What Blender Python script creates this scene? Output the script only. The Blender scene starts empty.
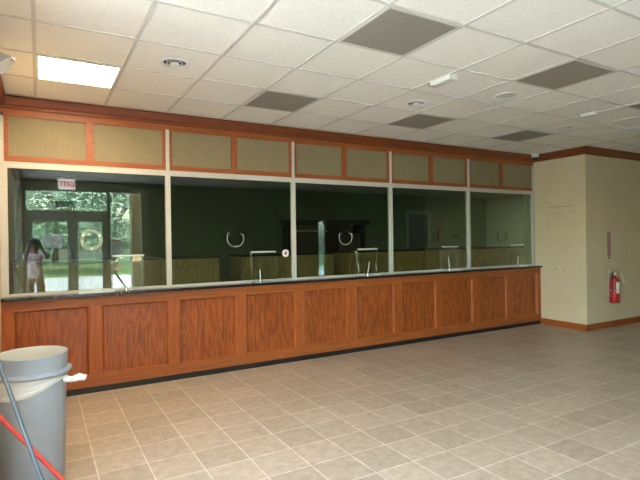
import bpy, bmesh, math, random
from mathutils import Vector, Matrix
random.seed(7)
PI = math.pi
SC = bpy.context.scene
COL = SC.collection

# ------------------------------------------------------------------ materials
def _new(name):
    m = bpy.data.materials.new(name); m.use_nodes = True
    nt = m.node_tree
    return m, nt, nt.nodes['Principled BSDF']

def plain(name, rgb, rough=.5, metal=0., noise=0., nscale=20., bump=0., emit=None, estr=0., spec=.5):
    m, nt, b = _new(name)
    b.inputs['Base Color'].default_value = (*rgb, 1)
    b.inputs['Roughness'].default_value = rough
    b.inputs['Metallic'].default_value = metal
    b.inputs['Specular IOR Level'].default_value = spec
    if emit:
        b.inputs['Emission Color'].default_value = (*emit, 1)
        b.inputs['Emission Strength'].default_value = estr
    if noise or bump:
        tc = nt.nodes.new('ShaderNodeTexCoord'); n = nt.nodes.new('ShaderNodeTexNoise')
        n.inputs['Scale'].default_value = nscale; n.inputs['Detail'].default_value = 6
        nt.links.new(tc.outputs['Object'], n.inputs['Vector'])
        if noise:
            r = nt.nodes.new('ShaderNodeValToRGB')
            r.color_ramp.elements[0].position = .3; r.color_ramp.elements[1].position = .7
            r.color_ramp.elements[0].color = (*[max(0, c*(1-noise)) for c in rgb], 1)
            r.color_ramp.elements[1].color = (*[min(1, c*(1+noise)) for c in rgb], 1)
            nt.links.new(n.outputs['Fac'], r.inputs['Fac']); nt.links.new(r.outputs['Color'], b.inputs['Base Color'])
        if bump:
            bp = nt.nodes.new('ShaderNodeBump'); bp.inputs['Strength'].default_value = bump; bp.inputs['Distance'].default_value = .01
            nt.links.new(n.outputs['Fac'], bp.inputs['Height']); nt.links.new(bp.outputs['Normal'], b.inputs['Normal'])
    return m

def wood(name, light, dark, axis='Z', rough=.38, contrast=1., cathedral=.5):
    """stained oak: long fibres along axis plus wavy growth rings, shifted per object"""
    m, nt, b = _new(name)
    N, L = nt.nodes.new, nt.links.new
    tc = N('ShaderNodeTexCoord'); oi = N('ShaderNodeObjectInfo')
    sc = N('ShaderNodeMath'); sc.operation = 'MULTIPLY'; sc.inputs[1].default_value = 37.
    L(oi.outputs['Random'], sc.inputs[0])
    ad = N('ShaderNodeVectorMath'); ad.operation = 'ADD'
    L(tc.outputs['Object'], ad.inputs[0]); L(sc.outputs[0], ad.inputs[1])
    mp = N('ShaderNodeMapping')
    mp.inputs['Scale'].default_value = {'Z': (34, 34, 1.6), 'X': (1.6, 34, 34), 'Y': (34, 1.6, 34)}[axis]
    L(ad.outputs[0], mp.inputs['Vector'])
    n1 = N('ShaderNodeTexNoise'); n1.inputs['Scale'].default_value = 1.6; n1.inputs['Detail'].default_value = 7; n1.inputs['Roughness'].default_value = .65
    L(mp.outputs[0], n1.inputs['Vector'])
    mp2 = N('ShaderNodeMapping')
    mp2.inputs['Scale'].default_value = {'Z': (5, 5, .9), 'X': (.9, 5, 5), 'Y': (5, .9, 5)}[axis]
    L(ad.outputs[0], mp2.inputs['Vector'])
    n2 = N('ShaderNodeTexNoise'); n2.inputs['Scale'].default_value = 1.; n2.inputs['Detail'].default_value = 2
    L(mp2.outputs[0], n2.inputs['Vector'])
    ml = N('ShaderNodeMath'); ml.operation = 'MULTIPLY'; ml.inputs[1].default_value = 70.
    L(n2.outputs['Fac'], ml.inputs[0])
    sn = N('ShaderNodeMath'); sn.operation = 'SINE'; L(ml.outputs[0], sn.inputs[0])
    mr = N('ShaderNodeMapRange'); mr.inputs[1].default_value = -1; mr.inputs[2].default_value = 1
    mr.inputs[3].default_value = -.12*cathedral; mr.inputs[4].default_value = .12*cathedral
    L(sn.outputs[0], mr.inputs[0])
    sm = N('ShaderNodeMath'); sm.operation = 'ADD'; L(n1.outputs['Fac'], sm.inputs[0]); L(mr.outputs[0], sm.inputs[1])
    r = N('ShaderNodeValToRGB')
    h = .24/contrast
    r.color_ramp.elements[0].position = .5-h; r.color_ramp.elements[1].position = .5+h
    r.color_ramp.elements[0].color = (*dark, 1); r.color_ramp.elements[1].color = (*light, 1)
    L(sm.outputs[0], r.inputs['Fac']); L(r.outputs['Color'], b.inputs['Base Color'])
    bp = N('ShaderNodeBump'); bp.inputs['Strength'].default_value = .12; bp.inputs['Distance'].default_value = .002
    L(sm.outputs[0], bp.inputs['Height']); L(bp.outputs['Normal'], b.inputs['Normal'])
    b.inputs['Roughness'].default_value = rough
    return m

def glass(name, tint, ior=1.5, rough=0.):
    """clear sheet: straight-through transparency plus Fresnel mirror on both faces"""
    m = bpy.data.materials.new(name); m.use_nodes = True
    nt = m.node_tree; nt.nodes.clear(); N, L = nt.nodes.new, nt.links.new
    out = N('ShaderNodeOutputMaterial'); mix = N('ShaderNodeMixShader')
    tr = N('ShaderNodeBsdfTransparent'); tr.inputs[0].default_value = (*tint, 1)
    gl = N('ShaderNodeBsdfGlossy'); gl.inputs['Roughness'].default_value = rough
    gl.inputs[0].default_value = (1, 1, 1, 1)
    fr = N('ShaderNodeFresnel'); ge = N('ShaderNodeNewGeometry')
    mr = N('ShaderNodeMapRange'); mr.inputs[3].default_value = ior; mr.inputs[4].default_value = 1/ior
    L(ge.outputs['Backfacing'], mr.inputs[0]); L(mr.outputs[0], fr.inputs['IOR'])
    L(fr.outputs[0], mix.inputs[0]); L(tr.outputs[0], mix.inputs[1]); L(gl.outputs[0], mix.inputs[2])
    L(mix.outputs[0], out.inputs['Surface'])
    return m

def floor_mat():
    m, nt, b = _new('beige_floor_tile'); N, L = nt.nodes.new, nt.links.new
    tc = N('ShaderNodeTexCoord'); mp = N('ShaderNodeMapping')
    mp.inputs['Location'].default_value = (-.0015, -.061-.0015, 0)
    L(tc.outputs['Object'], mp.inputs['Vector'])
    br = N('ShaderNodeTexBrick'); br.offset = 0; br.squash = 1
    br.inputs['Scale'].default_value = 1
    br.inputs['Brick Width'].default_value = .306; br.inputs['Row Height'].default_value = .306
    br.inputs['Mortar Size'].default_value = .0048; br.inputs['Mortar Smooth'].default_value = .2
    br.inputs['Bias'].default_value = 0
    br.inputs['Color1'].default_value = (.40, .318, .232, 1)
    br.inputs['Color2'].default_value = (.49, .395, .295, 1)
    br.inputs['Mortar'].default_value = (.68, .60, .49, 1)
    L(mp.outputs[0], br.inputs['Vector'])
    n = N('ShaderNodeTexNoise'); n.inputs['Scale'].default_value = 14; n.inputs['Detail'].default_value = 8; n.inputs['Roughness'].default_value = .7
    L(tc.outputs['Object'], n.inputs['Vector'])
    r = N('ShaderNodeValToRGB'); r.color_ramp.elements[0].position = .32; r.color_ramp.elements[1].position = .7
    r.color_ramp.elements[0].color = (.74, .72, .70, 1); r.color_ramp.elements[1].color = (1.13, 1.12, 1.10, 1)
    L(n.outputs['Fac'], r.inputs['Fac'])
    mx = N('ShaderNodeMix'); mx.data_type = 'RGBA'; mx.blend_type = 'MULTIPLY'; mx.inputs[0].default_value = 1
    L(br.outputs['Color'], mx.inputs[6]); L(r.outputs['Color'], mx.inputs[7])
    L(mx.outputs[2], b.inputs['Base Color'])
    rr = N('ShaderNodeMapRange'); rr.inputs[3].default_value = .30; rr.inputs[4].default_value = .46
    L(n.outputs['Fac'], rr.inputs[0]); L(rr.outputs[0], b.inputs['Roughness'])
    iv = N('ShaderNodeMath'); iv.operation = 'MULTIPLY_ADD'; iv.inputs[1].default_value = -1.; iv.inputs[2].default_value = 1.
    L(br.outputs['Fac'], iv.inputs[0])
    ad = N('ShaderNodeMath'); ad.operation = 'MULTIPLY_ADD'; ad.inputs[1].default_value = .25
    L(n.outputs['Fac'], ad.inputs[0]); L(iv.outputs[0], ad.inputs[2])
    bp = N('ShaderNodeBump'); bp.inputs['Strength'].default_value = .25; bp.inputs['Distance'].default_value = .003
    L(ad.outputs[0], bp.inputs['Height']); L(bp.outputs['Normal'], b.inputs['Normal'])
    return m

def cane_mat(name, c1, c2, hole):
    """woven cane webbing: diagonal lattice with small open holes"""
    m, nt, b = _new(name); N, L = nt.nodes.new, nt.links.new
    tc = N('ShaderNodeTexCoord'); mp = N('ShaderNodeMapping')
    L(tc.outputs['Object'], mp.inputs['Vector'])
    sx = N('ShaderNodeSeparateXYZ'); L(mp.outputs[0], sx.inputs[0])
    outs = []
    for ax in ('X', 'Z'):
        mu = N('ShaderNodeMath'); mu.operation = 'MULTIPLY'; mu.inputs[1].default_value = 2*PI/.021
        L(sx.outputs[ax], mu.inputs[0])
        s = N('ShaderNodeMath'); s.operation = 'SINE'; L(mu.outputs[0], s.inputs[0]); outs.append(s)
    mm = N('ShaderNodeMath'); mm.operation = 'MULTIPLY'; L(outs[0].outputs[0], mm.inputs[0]); L(outs[1].outputs[0], mm.inputs[1])
    r = N('ShaderNodeValToRGB'); r.color_ramp.elements[0].position = .30; r.color_ramp.elements[1].position = .55
    r.color_ramp.elements[0].color = (0, 0, 0, 1); r.color_ramp.elements[1].color = (1, 1, 1, 1)
    L(mm.outputs[0], r.inputs['Fac'])
    n = N('ShaderNodeTexNoise'); n.inputs['Scale'].default_value = 5; n.inputs['Detail'].default_value = 4
    oi = N('ShaderNodeObjectInfo'); ad = N('ShaderNodeVectorMath'); ad.operation = 'ADD'
    sc = N('ShaderNodeMath'); sc.operation = 'MULTIPLY'; sc.inputs[1].default_value = 50.
    L(oi.outputs['Random'], sc.inputs[0]); L(sc.outputs[0], ad.inputs[1])
    L(tc.outputs['Object'], ad.inputs[0]); L(ad.outputs[0], n.inputs['Vector'])
    mx = N('ShaderNodeMix'); mx.data_type = 'RGBA'; mx.inputs[6].default_value = (*c1, 1); mx.inputs[7].default_value = (*c2, 1)
    L(n.outputs['Fac'], mx.inputs[0])
    m2 = N('ShaderNodeMix'); m2.data_type = 'RGBA'; m2.inputs[7].default_value = (*hole, 1)
    L(r.outputs['Color'], m2.inputs[0]); L(mx.outputs[2], m2.inputs[6]); L(m2.outputs[2], b.inputs['Base Color'])
    b.inputs['Roughness'].default_value = .6
    bp = N('ShaderNodeBump'); bp.inputs['Strength'].default_value = .3; bp.inputs['Distance'].default_value = .002; bp.invert = True
    L(mm.outputs[0], bp.inputs['Height']); L(bp.outputs['Normal'], b.inputs['Normal'])
    return m

M = {}
M['floor'] = floor_mat()
M['ceil'] = plain('ceiling_tile_white', (.85, .82, .765), .9, noise=.05, nscale=60, bump=.25)
M['grid'] = plain('ceiling_grid_metal', (.60, .575, .53), .5)
M['wall'] = plain('cream_wall_paint', (.62, .515, .35), .72, noise=.035, nscale=3, bump=.04)
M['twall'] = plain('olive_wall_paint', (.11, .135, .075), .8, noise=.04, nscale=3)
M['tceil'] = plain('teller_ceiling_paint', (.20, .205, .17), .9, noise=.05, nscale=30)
oakL, oakD = (.45, .118, .022), (.23, .048, .009)
M['oak'] = wood('stained_oak_upright', oakL, oakD, 'Z', .42)
M['oakx'] = wood('stained_oak_lengthwise', (.41, .115, .024), (.22, .050, .010), 'X', .42, cathedral=.3)
M['oaky'] = wood('stained_oak_crosswise', oakL, oakD, 'Y', .36, cathedral=.3)
M['oakpanel'] = wood('stained_oak_panel', (.39, .096, .018), (.19, .040, .008), 'Z', .36, 1.15, cathedral=1.)
M['crown'] = wood('dark_stained_moulding', (.255, .062, .016), (.125, .026, .008), 'X', .36, cathedral=.3)
M['crowny'] = wood('dark_stained_moulding_crosswise', (.255, .062, .016), (.125, .026, .008), 'Y', .36, cathedral=.3)
M['desk'] = wood('honey_oak_desk', (.60, .35, .145), (.38, .21, .075), 'Z', .45, .9, cathedral=1.1)
M['black'] = plain('black_laminate', (.014, .014, .016), .22, noise=.3, nscale=80)
M['toe'] = plain('black_toe_kick', (.012, .012, .012), .4, noise=.3, nscale=40)
M['cream_metal'] = plain('off_white_metal', (.54, .52, .475), .4, noise=.03, nscale=30)
M['cane'] = cane_mat('gold_cane_webbing', (.35, .285, .16), (.255, .21, .12), (.07, .05, .025))
M['glass'] = glass('green_tinted_teller_glass', (.765, .855, .79), 1.6)
M['clear'] = glass('clear_acrylic', (.95, .97, .95), 1.49)
M['doorglass'] = glass('entrance_glass', (.93, .96, .95), 1.5)
M['acrylic_edge'] = plain('frosted_acrylic_edge', (.58, .61, .58), .35)
M['port'] = glass('milky_acrylic_ring', (.80, .86, .80), 1.5)
_nt = M['port'].node_tree; _d = _nt.nodes.new('ShaderNodeBsdfDiffuse'); _d.inputs[0].default_value = (.62, .68, .60, 1); _x = _nt.nodes.new('ShaderNodeMixShader'); _x.inputs[0].default_value = .22
_o = [n for n in _nt.nodes if n.type == 'OUTPUT_MATERIAL'][0]; _src = _o.inputs[0].links[0].from_socket
_nt.links.new(_src, _x.inputs[1]); _nt.links.new(_d.outputs[0], _x.inputs[2]); _nt.links.new(_x.outputs[0], _o.inputs[0])
M['chrome'] = plain('chrome', (.75, .75, .75), .18, 1., noise=.03)
M['steel'] = plain('brushed_steel', (.55, .55, .54), .32, 1., noise=.06, nscale=60)
M['brown'] = plain('grey_brown_panel', (.29, .265, .23), .55, noise=.05, nscale=30)
M['white'] = plain('white_plastic', (.78, .77, .74), .45, noise=.02)
M['greyp'] = plain('pale_grey_plastic', (.55, .55, .52), .5, noise=.02)
M['darkp'] = plain('black_plastic', (.02, .02, .022), .35, noise=.1)
M['vent_dark'] = plain('vent_shadow_gap_black', (.03, .03, .03), .7, noise=.1)
M['lamp'] = plain('lit_diffuser', (.9, .9, .9), .5, emit=(1., .77, .48), estr=13.)
M['lamp_day'] = plain('lit_diffuser_behind', (.9, .9, .9), .5, emit=(1., .93, .82), estr=8.)
M['fill_teller'] = plain('teller_fill_light', (.9, .9, .9), .5, emit=(1., .95, .85), estr=8.)
M['can'] = plain('grey_bin_plastic', (.32, .35, .395), .42, noise=.05, nscale=6)
M['canin_lit'] = plain('lit_bin_inside_plastic', (.62, .585, .50), .5, noise=.04, nscale=6)  # inside coloured lighter than the bin for light on its far side
M['pole_red'] = plain('red_painted_pole', (.58, .050, .028), .35, noise=.06)
M['pole_grey'] = plain('grey_metal_pole', (.15, .175, .21), .35, .3, noise=.05)
M['red'] = plain('extinguisher_red', (.38, .010, .012), .3, noise=.05)
M['signred'] = plain('maroon_sign', (.26, .035, .04), .45, noise=.05)
M['paper'] = plain('white_paper', (.80, .80, .78), .8, noise=.02)
M['bronze'] = plain('dark_bronze_aluminium', (.31, .30, .225), .42, .2, noise=.08)
M['redtxt'] = plain('red_letters', (.62, .02, .02), .5, noise=.03)
M['exit_white'] = plain('backlit_sign_white', (.8, .8, .8), .5, emit=(1, .93, .9), estr=1.6)
M['exit_red'] = plain('backlit_sign_red', (.6, .02, .02), .5, emit=(1., .02, .02), estr=.8)
M['bluegrey'] = plain('green_black_door', (.045, .06, .05), .5, noise=.1)
M['asphalt'] = plain('pale_asphalt', (.30, .31, .31), .9, noise=.15, nscale=8)
M['grass'] = plain('lawn', (.05, .10, .025), .95, noise=.35, nscale=12)
M['bark'] = plain('bark', (.10, .07, .045), .9, noise=.4, nscale=14)
M['leaf'] = plain('leaf_green', (.27, .40, .29), .6, noise=.25, nscale=1.)
M['tan'] = plain('tan_stucco', (.50, .38, .21), .85, noise=.08, nscale=30, bump=.1)
M['skin'] = plain('brown_skin', (.20, .09, .05), .5, noise=.06)
M['hair'] = plain('dark_hair', (.015, .011, .009), .5, noise=.3, nscale=60)
M['shirt'] = plain('pale_pink_shirt', (.74, .55, .54), .8, noise=.05, nscale=15)
M['trousers'] = plain('khaki_trousers', (.32, .22, .13), .85, noise=.08, nscale=20)
M['shoe'] = plain('dark_shoe', (.03, .028, .027), .5, noise=.1)
M['eye'] = plain('eye_white', (.8, .78, .75), .2, noise=.02)
M['lip'] = plain('lips', (.30, .11, .09), .5, noise=.05)

def liner_mat():
    m, nt, b = _new('thin_white_plastic_bag'); N, L = nt.nodes.new, nt.links.new
    b.inputs['Base Color'].default_value = (.82, .80, .78, 1); b.inputs['Roughness'].default_value = .28
    tr = N('ShaderNodeBsdfTransparent'); mx = N('ShaderNodeMixShader'); mx.inputs[0].default_value = .84
    out = nt.nodes['Material Output']
    L(tr.outputs[0], mx.inputs[1]); L(b.outputs[0], mx.inputs[2]); L(mx.outputs[0], out.inputs['Surface'])
    tc = N('ShaderNodeTexCoord'); mp = N('ShaderNodeMapping'); mp.inputs['Scale'].default_value = (6, 6, 42)
    n = N('ShaderNodeTexNoise'); n.inputs['Scale'].default_value = 1.; n.inputs['Detail'].default_value = 4
    L(tc.outputs['Object'], mp.inputs[0]); L(mp.outputs[0], n.inputs['Vector'])
    bp = N('ShaderNodeBump'); bp.inputs['Strength'].default_value = .6; bp.inputs['Distance'].default_value = .008
    L(n.outputs['Fac'], bp.inputs['Height']); L(bp.outputs['Normal'], b.inputs['Normal'])
    return m
M['liner'] = liner_mat()

# ------------------------------------------------------------------ helpers
def thing(name, label, cat, loc=(0, 0, 0), group=None, rotz=0):
    o = bpy.data.objects.new(name, None); COL.objects.link(o)
    o.location = loc; o.rotation_euler = (0, 0, rotz); o.empty_display_size = .1
    o['label'] = label; o['category'] = cat
    if group: o['group'] = group
    return o
def tag(o, label, cat, group=None):
    o['label'] = label; o['category'] = cat
    if group: o['group'] = group
    return o
def obj(name, bm, mat, parent=None, loc=None, smooth=False, label=None):
    """link a bmesh as one object; geometry is in parent space, origin moved to loc when given"""
    me = bpy.data.meshes.new(name)
    if loc is not None:
        bmesh.ops.translate(bm, verts=bm.verts, vec=-Vector(loc))
    bmesh.ops.recalc_face_normals(bm, faces=bm.faces)
    bm.to_mesh(me); bm.free()
    for mm in (mat if isinstance(mat, (list, tuple)) else [mat]): me.materials.append(mm)
    if smooth:
        me.polygons.foreach_set('use_smooth', [True]*len(me.polygons))
        try: me.set_sharp_from_angle(angle=math.radians(38))
        except Exception: pass
    o = bpy.data.objects.new(name, me); COL.objects.link(o)
    if loc is not None: o.location = loc
    if parent: o.parent = parent
    if label: o['label'] = label
    return o
def struct(name, bm, mat, parent=None, loc=None):
    o = obj(name, bm, mat, parent, loc)
    if not parent: o['kind'] = 'structure'
    return o
def copy_tree(o, parent=None):
    c = o.copy(); COL.objects.link(c)
    if parent: c.parent = parent
    for ch in list(o.children): copy_tree(ch, c)
    return c
def B(): return bmesh.new()
def box(bm, x0, x1, y0, y1, z0, z1, bev=0., mi=0):
    r = bmesh.ops.create_cube(bm, size=1)
    vs = r['verts']
    for v in vs:
        v.co = Vector(((x0+x1)/2+v.co.x*(x1-x0), (y0+y1)/2+v.co.y*(y1-y0), (z0+z1)/2+v.co.z*(z1-z0)))
    fs = list({f for v in vs for f in v.link_faces})
    for f in fs: f.material_index = mi
    if bev:
        es = list({e for v in vs for e in v.link_edges})
        bmesh.ops.bevel(bm, geom=es, offset=bev, segments=2, affect='EDGES', profile=.5)
    return bm
def cyl(bm, p0, p1, r0, r1=None, n=20, caps=True, mi=0):
    p0, p1 = Vector(p0), Vector(p1); r1 = r0 if r1 is None else r1
    d = (p1-p0); q = d.to_track_quat('Z', 'Y')
    a, c = [], []
    for i in range(n):
        t = 2*PI*i/n; e = Vector((math.cos(t), math.sin(t), 0))
        a.append(bm.verts.new(p0+q@(e*r0))); c.append(bm.verts.new(p1+q@(e*r1)))
    for i in range(n):
        f = bm.faces.new((a[i], a[(i+1) % n], c[(i+1) % n], c[i])); f.material_index = mi
    if caps:
        bm.faces.new(a[::-1]).material_index = mi; bm.faces.new(c).material_index = mi
    return bm
def lathe(bm, prof, n=40, M4=None, mi=0):
    """revolve (r,z) profile round Z, then place with matrix M4"""
    M4 = M4 or Matrix()
    rings = []
    for r, z in prof:
        if r < 1e-6: rings.append([bm.verts.new(M4@Vector((0, 0, z)))])
        else: rings.append([bm.verts.new(M4@Vector((r*math.cos(2*PI*i/n), r*math.sin(2*PI*i/n), z))) for i in range(n)])
    for a, b in zip(rings, rings[1:]):
        for i in range(n):
            j = (i+1) % n
            if len(a) == 1 and len(b) == 1: continue
            if len(a) == 1: f = bm.faces.new((a[0], b[i], b[j]))
            elif len(b) == 1: f = bm.faces.new((a[i], a[j], b[0]))
            else: f = bm.faces.new((a[i], a[j], b[j], b[i]))
            f.material_index = mi
    return bm
def tube(bm, pts, r, n=10):
    pts = [Vector(p) for p in pts]; rings = []
    for k, p in enumerate(pts):
        d = (pts[min(k+1, len(pts)-1)]-pts[max(k-1, 0)]).normalized()
        q = d.to_track_quat('Z', 'Y')
        rr = r[k] if isinstance(r, (list, tuple)) else r
        rings.append([bm.verts.new(p+q@Vector((math.cos(2*PI*i/n)*rr, math.sin(2*PI*i/n)*rr, 0))) for i in range(n)])
    for a, b in zip(rings, rings[1:]):
        # align twist
        best = min(range(n), key=lambda s: sum((a[i].co-b[(i+s) % n].co).length for i in range(n)))
        b[:] = b[best:]+b[:best]
        for i in range(n): bm.faces.new((a[i], a[(i+1) % n], b[(i+1) % n], b[i]))
    bm.faces.new(rings[0][::-1]); bm.faces.new(rings[-1])
    return bm
def prism(bm, prof, p0, p1, up=Vector((0, 0, 1)), out=None):
    """sweep a (out, up) profile from p0 to p1"""
    p0, p1 = Vector(p0), Vector(p1)
    a = [bm.verts.new(p0+out*u+up*v) for u, v in prof]; b = [bm.verts.new(p1+out*u+up*v) for u, v in prof]
    n = len(prof)
    for i in range(n): bm.faces.new((a[i], a[(i+1) % n], b[(i+1) % n], b[i]))
    bm.faces.new(a); bm.faces.new(b[::-1])
    return bm
def torus(bm, R, r, M4, n=32, m=10, a0=0, a1=2*PI):
    full = abs(a1-a0-2*PI) < 1e-6
    rings = []
    for i in range(n+(0 if full else 1)):
        t = a0+(a1-a0)*i/n
        rings.append([bm.verts.new(M4@Vector(((R+r*math.cos(2*PI*k/m))*math.cos(t), (R+r*math.cos(2*PI*k/m))*math.sin(t), r*math.sin(2*PI*k/m)))) for k in range(m)])
    for i in range(n):
        if not full and i == n: break
        a, b = rings[i], rings[(i+1) % len(rings)]
        for k in range(m): bm.faces.new((a[k], a[(k+1) % m], b[(k+1) % m], b[k]))
    return bm
def text_obj(name, s, size, mat, M4, parent=None, depth=.002, align='CENTER', bold=0.):
    cu = bpy.data.curves.new(name, 'FONT'); cu.body = s; cu.size = size; cu.extrude = depth; cu.offset = bold
    cu.align_x = align; cu.align_y = 'CENTER'
    tmp = bpy.data.objects.new(name, cu); COL.objects.link(tmp)
    dg = bpy.context.evaluated_depsgraph_get(); dg.update()
    me = bpy.data.meshes.new_from_object(tmp.evaluated_get(dg))
    bpy.data.objects.remove(tmp); bpy.data.curves.remove(cu)
    me.transform(M4); me.materials.clear(); me.materials.append(mat)
    o = bpy.data.objects.new(name, me); COL.objects.link(o)
    if parent: o.parent = parent
    return o
def T(x, y, z): return Matrix.Translation((x, y, z))
FACE_MY = Matrix.Rotation(PI/2, 4, 'X')                 # local Z -> -Y, local X stays +X (read from -Y side)

CAM_Z = 1.49
XL, XR = -.31, 7.375       # left wall, end of the counter
YG = 5.42                  # face of the teller partition
ZC = 2.87                  # ceiling
YB = -1.3                  # entrance wall
PX0, PP = -.305, 1.525     # partition posts
posts = [PX0+PP*i for i in range(6)]
posts[0] = -.280; posts[5] = 7.345
GX, GY, GT = .597, 2.286, .6096   # ceiling grid

# ------------------------------------------------------------------ shell
struct('floor', box(B(), -.46, 11.15, -1.45, 9.0, -.12, 0), M['floor'])

bm = B()
brown_cells = {(2, 0), (2, 3), (5, 0), (5, 3), (8, 3), (8, 0), (5, -3), (8, -3)}
lamp_cells = {(-1, 3), (-1, 0), (-1, -3), (2, -3)}
random.seed(3)
for c in range(-2, 18):
    for r in range(-6, 6):
        x0, x1 = max(GX+GT*c, -.40), min(GX+GT*(c+1), 11.1)
        y0, y1 = max(GY+GT*r, -1.4), min(GY+GT*(r+1), 5.43)
        if x1-x0 < .02 or y1-y0 < .02: continue
        z = ZC+.006
        dz = [random.uniform(-.0015, .003) for _ in range(4)]
        vs = [bm.verts.new((x, y, z+d)) for (x, y), d in zip(((x0, y0), (x1, y0), (x1, y1), (x0, y1)), dz)]
        bm.faces.new(vs)
box(bm, -.46, 11.15, -1.45, 5.44, ZC+.03, ZC+.15)
ceil = struct('ceiling', bm, M['ceil'])
bm = B()
for c in range(-1, 18):
    x = GX+GT*c; box(bm, x-.012, x+.012, -1.3, 5.42, ZC, ZC+.02)
for r in range(-5, 6):
    y = GY+GT*r; box(bm, XL, 11, y-.010, y+.010, ZC+.0006, ZC+.02)
obj('ceiling_grid', bm, M['grid'], ceil)

bm = B()                                   # left wall with a tall window beside the entrance
WY0, WY1, WZ0, WZ1 = -1.05, 2.72, .35, 2.66
box(bm, -.46, XL, -1.45, WY0, 0, ZC+.02); box(bm, -.46, XL, WY1, 9.0, 0, ZC+.02)
box(bm, -.46, XL, WY0, WY1, 0, WZ0); box(bm, -.46, XL, WY0, WY1, WZ1, ZC+.02)
struct('wall_left', bm, M['wall'])
w4 = struct('window_4', box(B(), -.405, -.397, WY0, WY1, WZ0, WZ1), M['doorglass'])
bm = B()
for a in (WY0, .20, 1.46, WY1-.04): box(bm, -.44, -.36, a, a+.04, WZ0, WZ1)
for a in (WZ0, WZ1-.04): box(bm, -.439, -.361, WY0+.04, WY1-.04, a, a+.04)
obj('window_frame', bm, M['bronze'], w4)
obj('window_sill', box(B(), -.36, XL+.03, WY0, WY1, WZ0-.02, WZ0+.006, .003), M['white'], w4)
struct('wall_right', box(B(), 11, 11.15, -1.45, 4.65, 0, ZC+.02), M['wall'])
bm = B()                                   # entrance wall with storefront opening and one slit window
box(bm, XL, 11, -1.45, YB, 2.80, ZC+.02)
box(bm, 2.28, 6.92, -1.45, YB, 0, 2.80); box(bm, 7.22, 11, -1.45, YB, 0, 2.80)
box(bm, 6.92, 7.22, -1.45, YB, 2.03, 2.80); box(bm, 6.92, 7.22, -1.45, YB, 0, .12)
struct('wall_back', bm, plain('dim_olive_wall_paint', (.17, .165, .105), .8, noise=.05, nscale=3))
struct('wall_front', box(B(), XR+.12, 11, 4.5, 4.65, 0, ZC+.02), M['wall'])
struct('wall_return', box(B(), XR, XR+.12, 4.5, 5.62, 0, ZC+.02), M['wall'])
# teller room behind the glass
bm = B(); YT = 8.8
box(bm, XL, 7.40, YT, 8.95, 0, 2.6); box(bm, 8.10, 10.2, YT, 8.95, 0, 2.6); box(bm, 7.40, 8.10, YT, 8.95, 2.08, 2.6); box(bm, 7.40, 8.10, YT+.08, 8.95, 0, 2.08)
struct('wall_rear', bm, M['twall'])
struct('wall_side', box(B(), 10.05, 10.2, 4.65, YT, 0, 2.6), plain('lit_green_wall_paint', (.27, .31, .21), .8, noise=.04, nscale=3))  # teller wall paint made lighter to stand in for light falling here
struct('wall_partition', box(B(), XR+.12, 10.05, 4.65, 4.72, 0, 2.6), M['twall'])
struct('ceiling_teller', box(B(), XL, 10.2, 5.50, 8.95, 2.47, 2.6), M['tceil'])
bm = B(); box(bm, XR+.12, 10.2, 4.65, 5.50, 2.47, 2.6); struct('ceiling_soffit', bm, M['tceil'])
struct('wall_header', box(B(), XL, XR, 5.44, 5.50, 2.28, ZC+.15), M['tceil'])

mark = plain('rubbed_paint_mark', (.50, .40, .26), .8, noise=.15, nscale=12)
wr_ = bpy.data.objects['wall_return']
bm = B()
for (a, b, c, d_) in ((4.66, 5.16, 1.865, 1.872), (4.70, 5.14, 1.955, 1.975), (5.155, 5.162, 1.55, 1.87), (4.86, 4.90, .92, .945), (5.0, 5.05, .935, .965)):
    box(bm, XR-.0012, XR+.002, a, b, c, d_)
obj('rubbed_mark', bm, mark, wr_, label='faint rubbed outline on the cream paint')
# header fascia, crown mouldings, baseboards
bm = B(); box(bm, XL, XR, YG, 5.44, 2.715, ZC)
box(bm, XL, XR, YG-.008, YG, 2.715, 2.755)
struct('trim_1', bm, M['oakx'], None)
crown = [(0, 0), (.010, 0), (.016, .012), (.016, .03), (.030, .045), (.050, .085), (.056, .098), (.056, .118), (0, .118)]
zc0 = ZC-.118
struct('trim_2', prism(B(), crown, (XL, YG-.004, zc0), (XR, YG-.004, zc0), out=Vector((0, -1, 0))), M['crown'])
struct('trim_3', prism(B(), crown, (XR, 4.5-.056, zc0), (XR, YG-.004, zc0), out=Vector((-1, 0, 0))), M['crowny'])
struct('trim_4', prism(B(), crown, (XR-.056, 4.5, zc0), (11, 4.5, zc0), out=Vector((0, -1, 0))), M['crown'])
struct('trim_5', prism(B(), crown, (XL, -1.3, zc0), (XL, YG-.004, zc0), out=Vector((1, 0, 0))), M['crowny'])
basep = [(0, 0), (.016, 0), (.016, .085), (.010, .098), (0, .098)]
struct('baseboard_return', prism(B(), basep, (XR, 4.5-.016, 0), (XR, 5.30, 0), out=Vector((-1, 0, 0))), M['oaky'])
struct('baseboard_front', prism(B(), basep, (XR-.016, 4.5, 0), (11, 4.5, 0), out=Vector((0, -1, 0))), M['oakx'])
struct('baseboard_left', prism(B(), basep, (XL, -1.2, 0), (XL, 5.28, 0), out=Vector((1, 0, 0))), M['oaky'])
struct('baseboard_back', prism(B(), basep, (2.30, YB, 0), (11, YB, 0), out=Vector((0, 1, 0))), M['oakx'])

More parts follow.
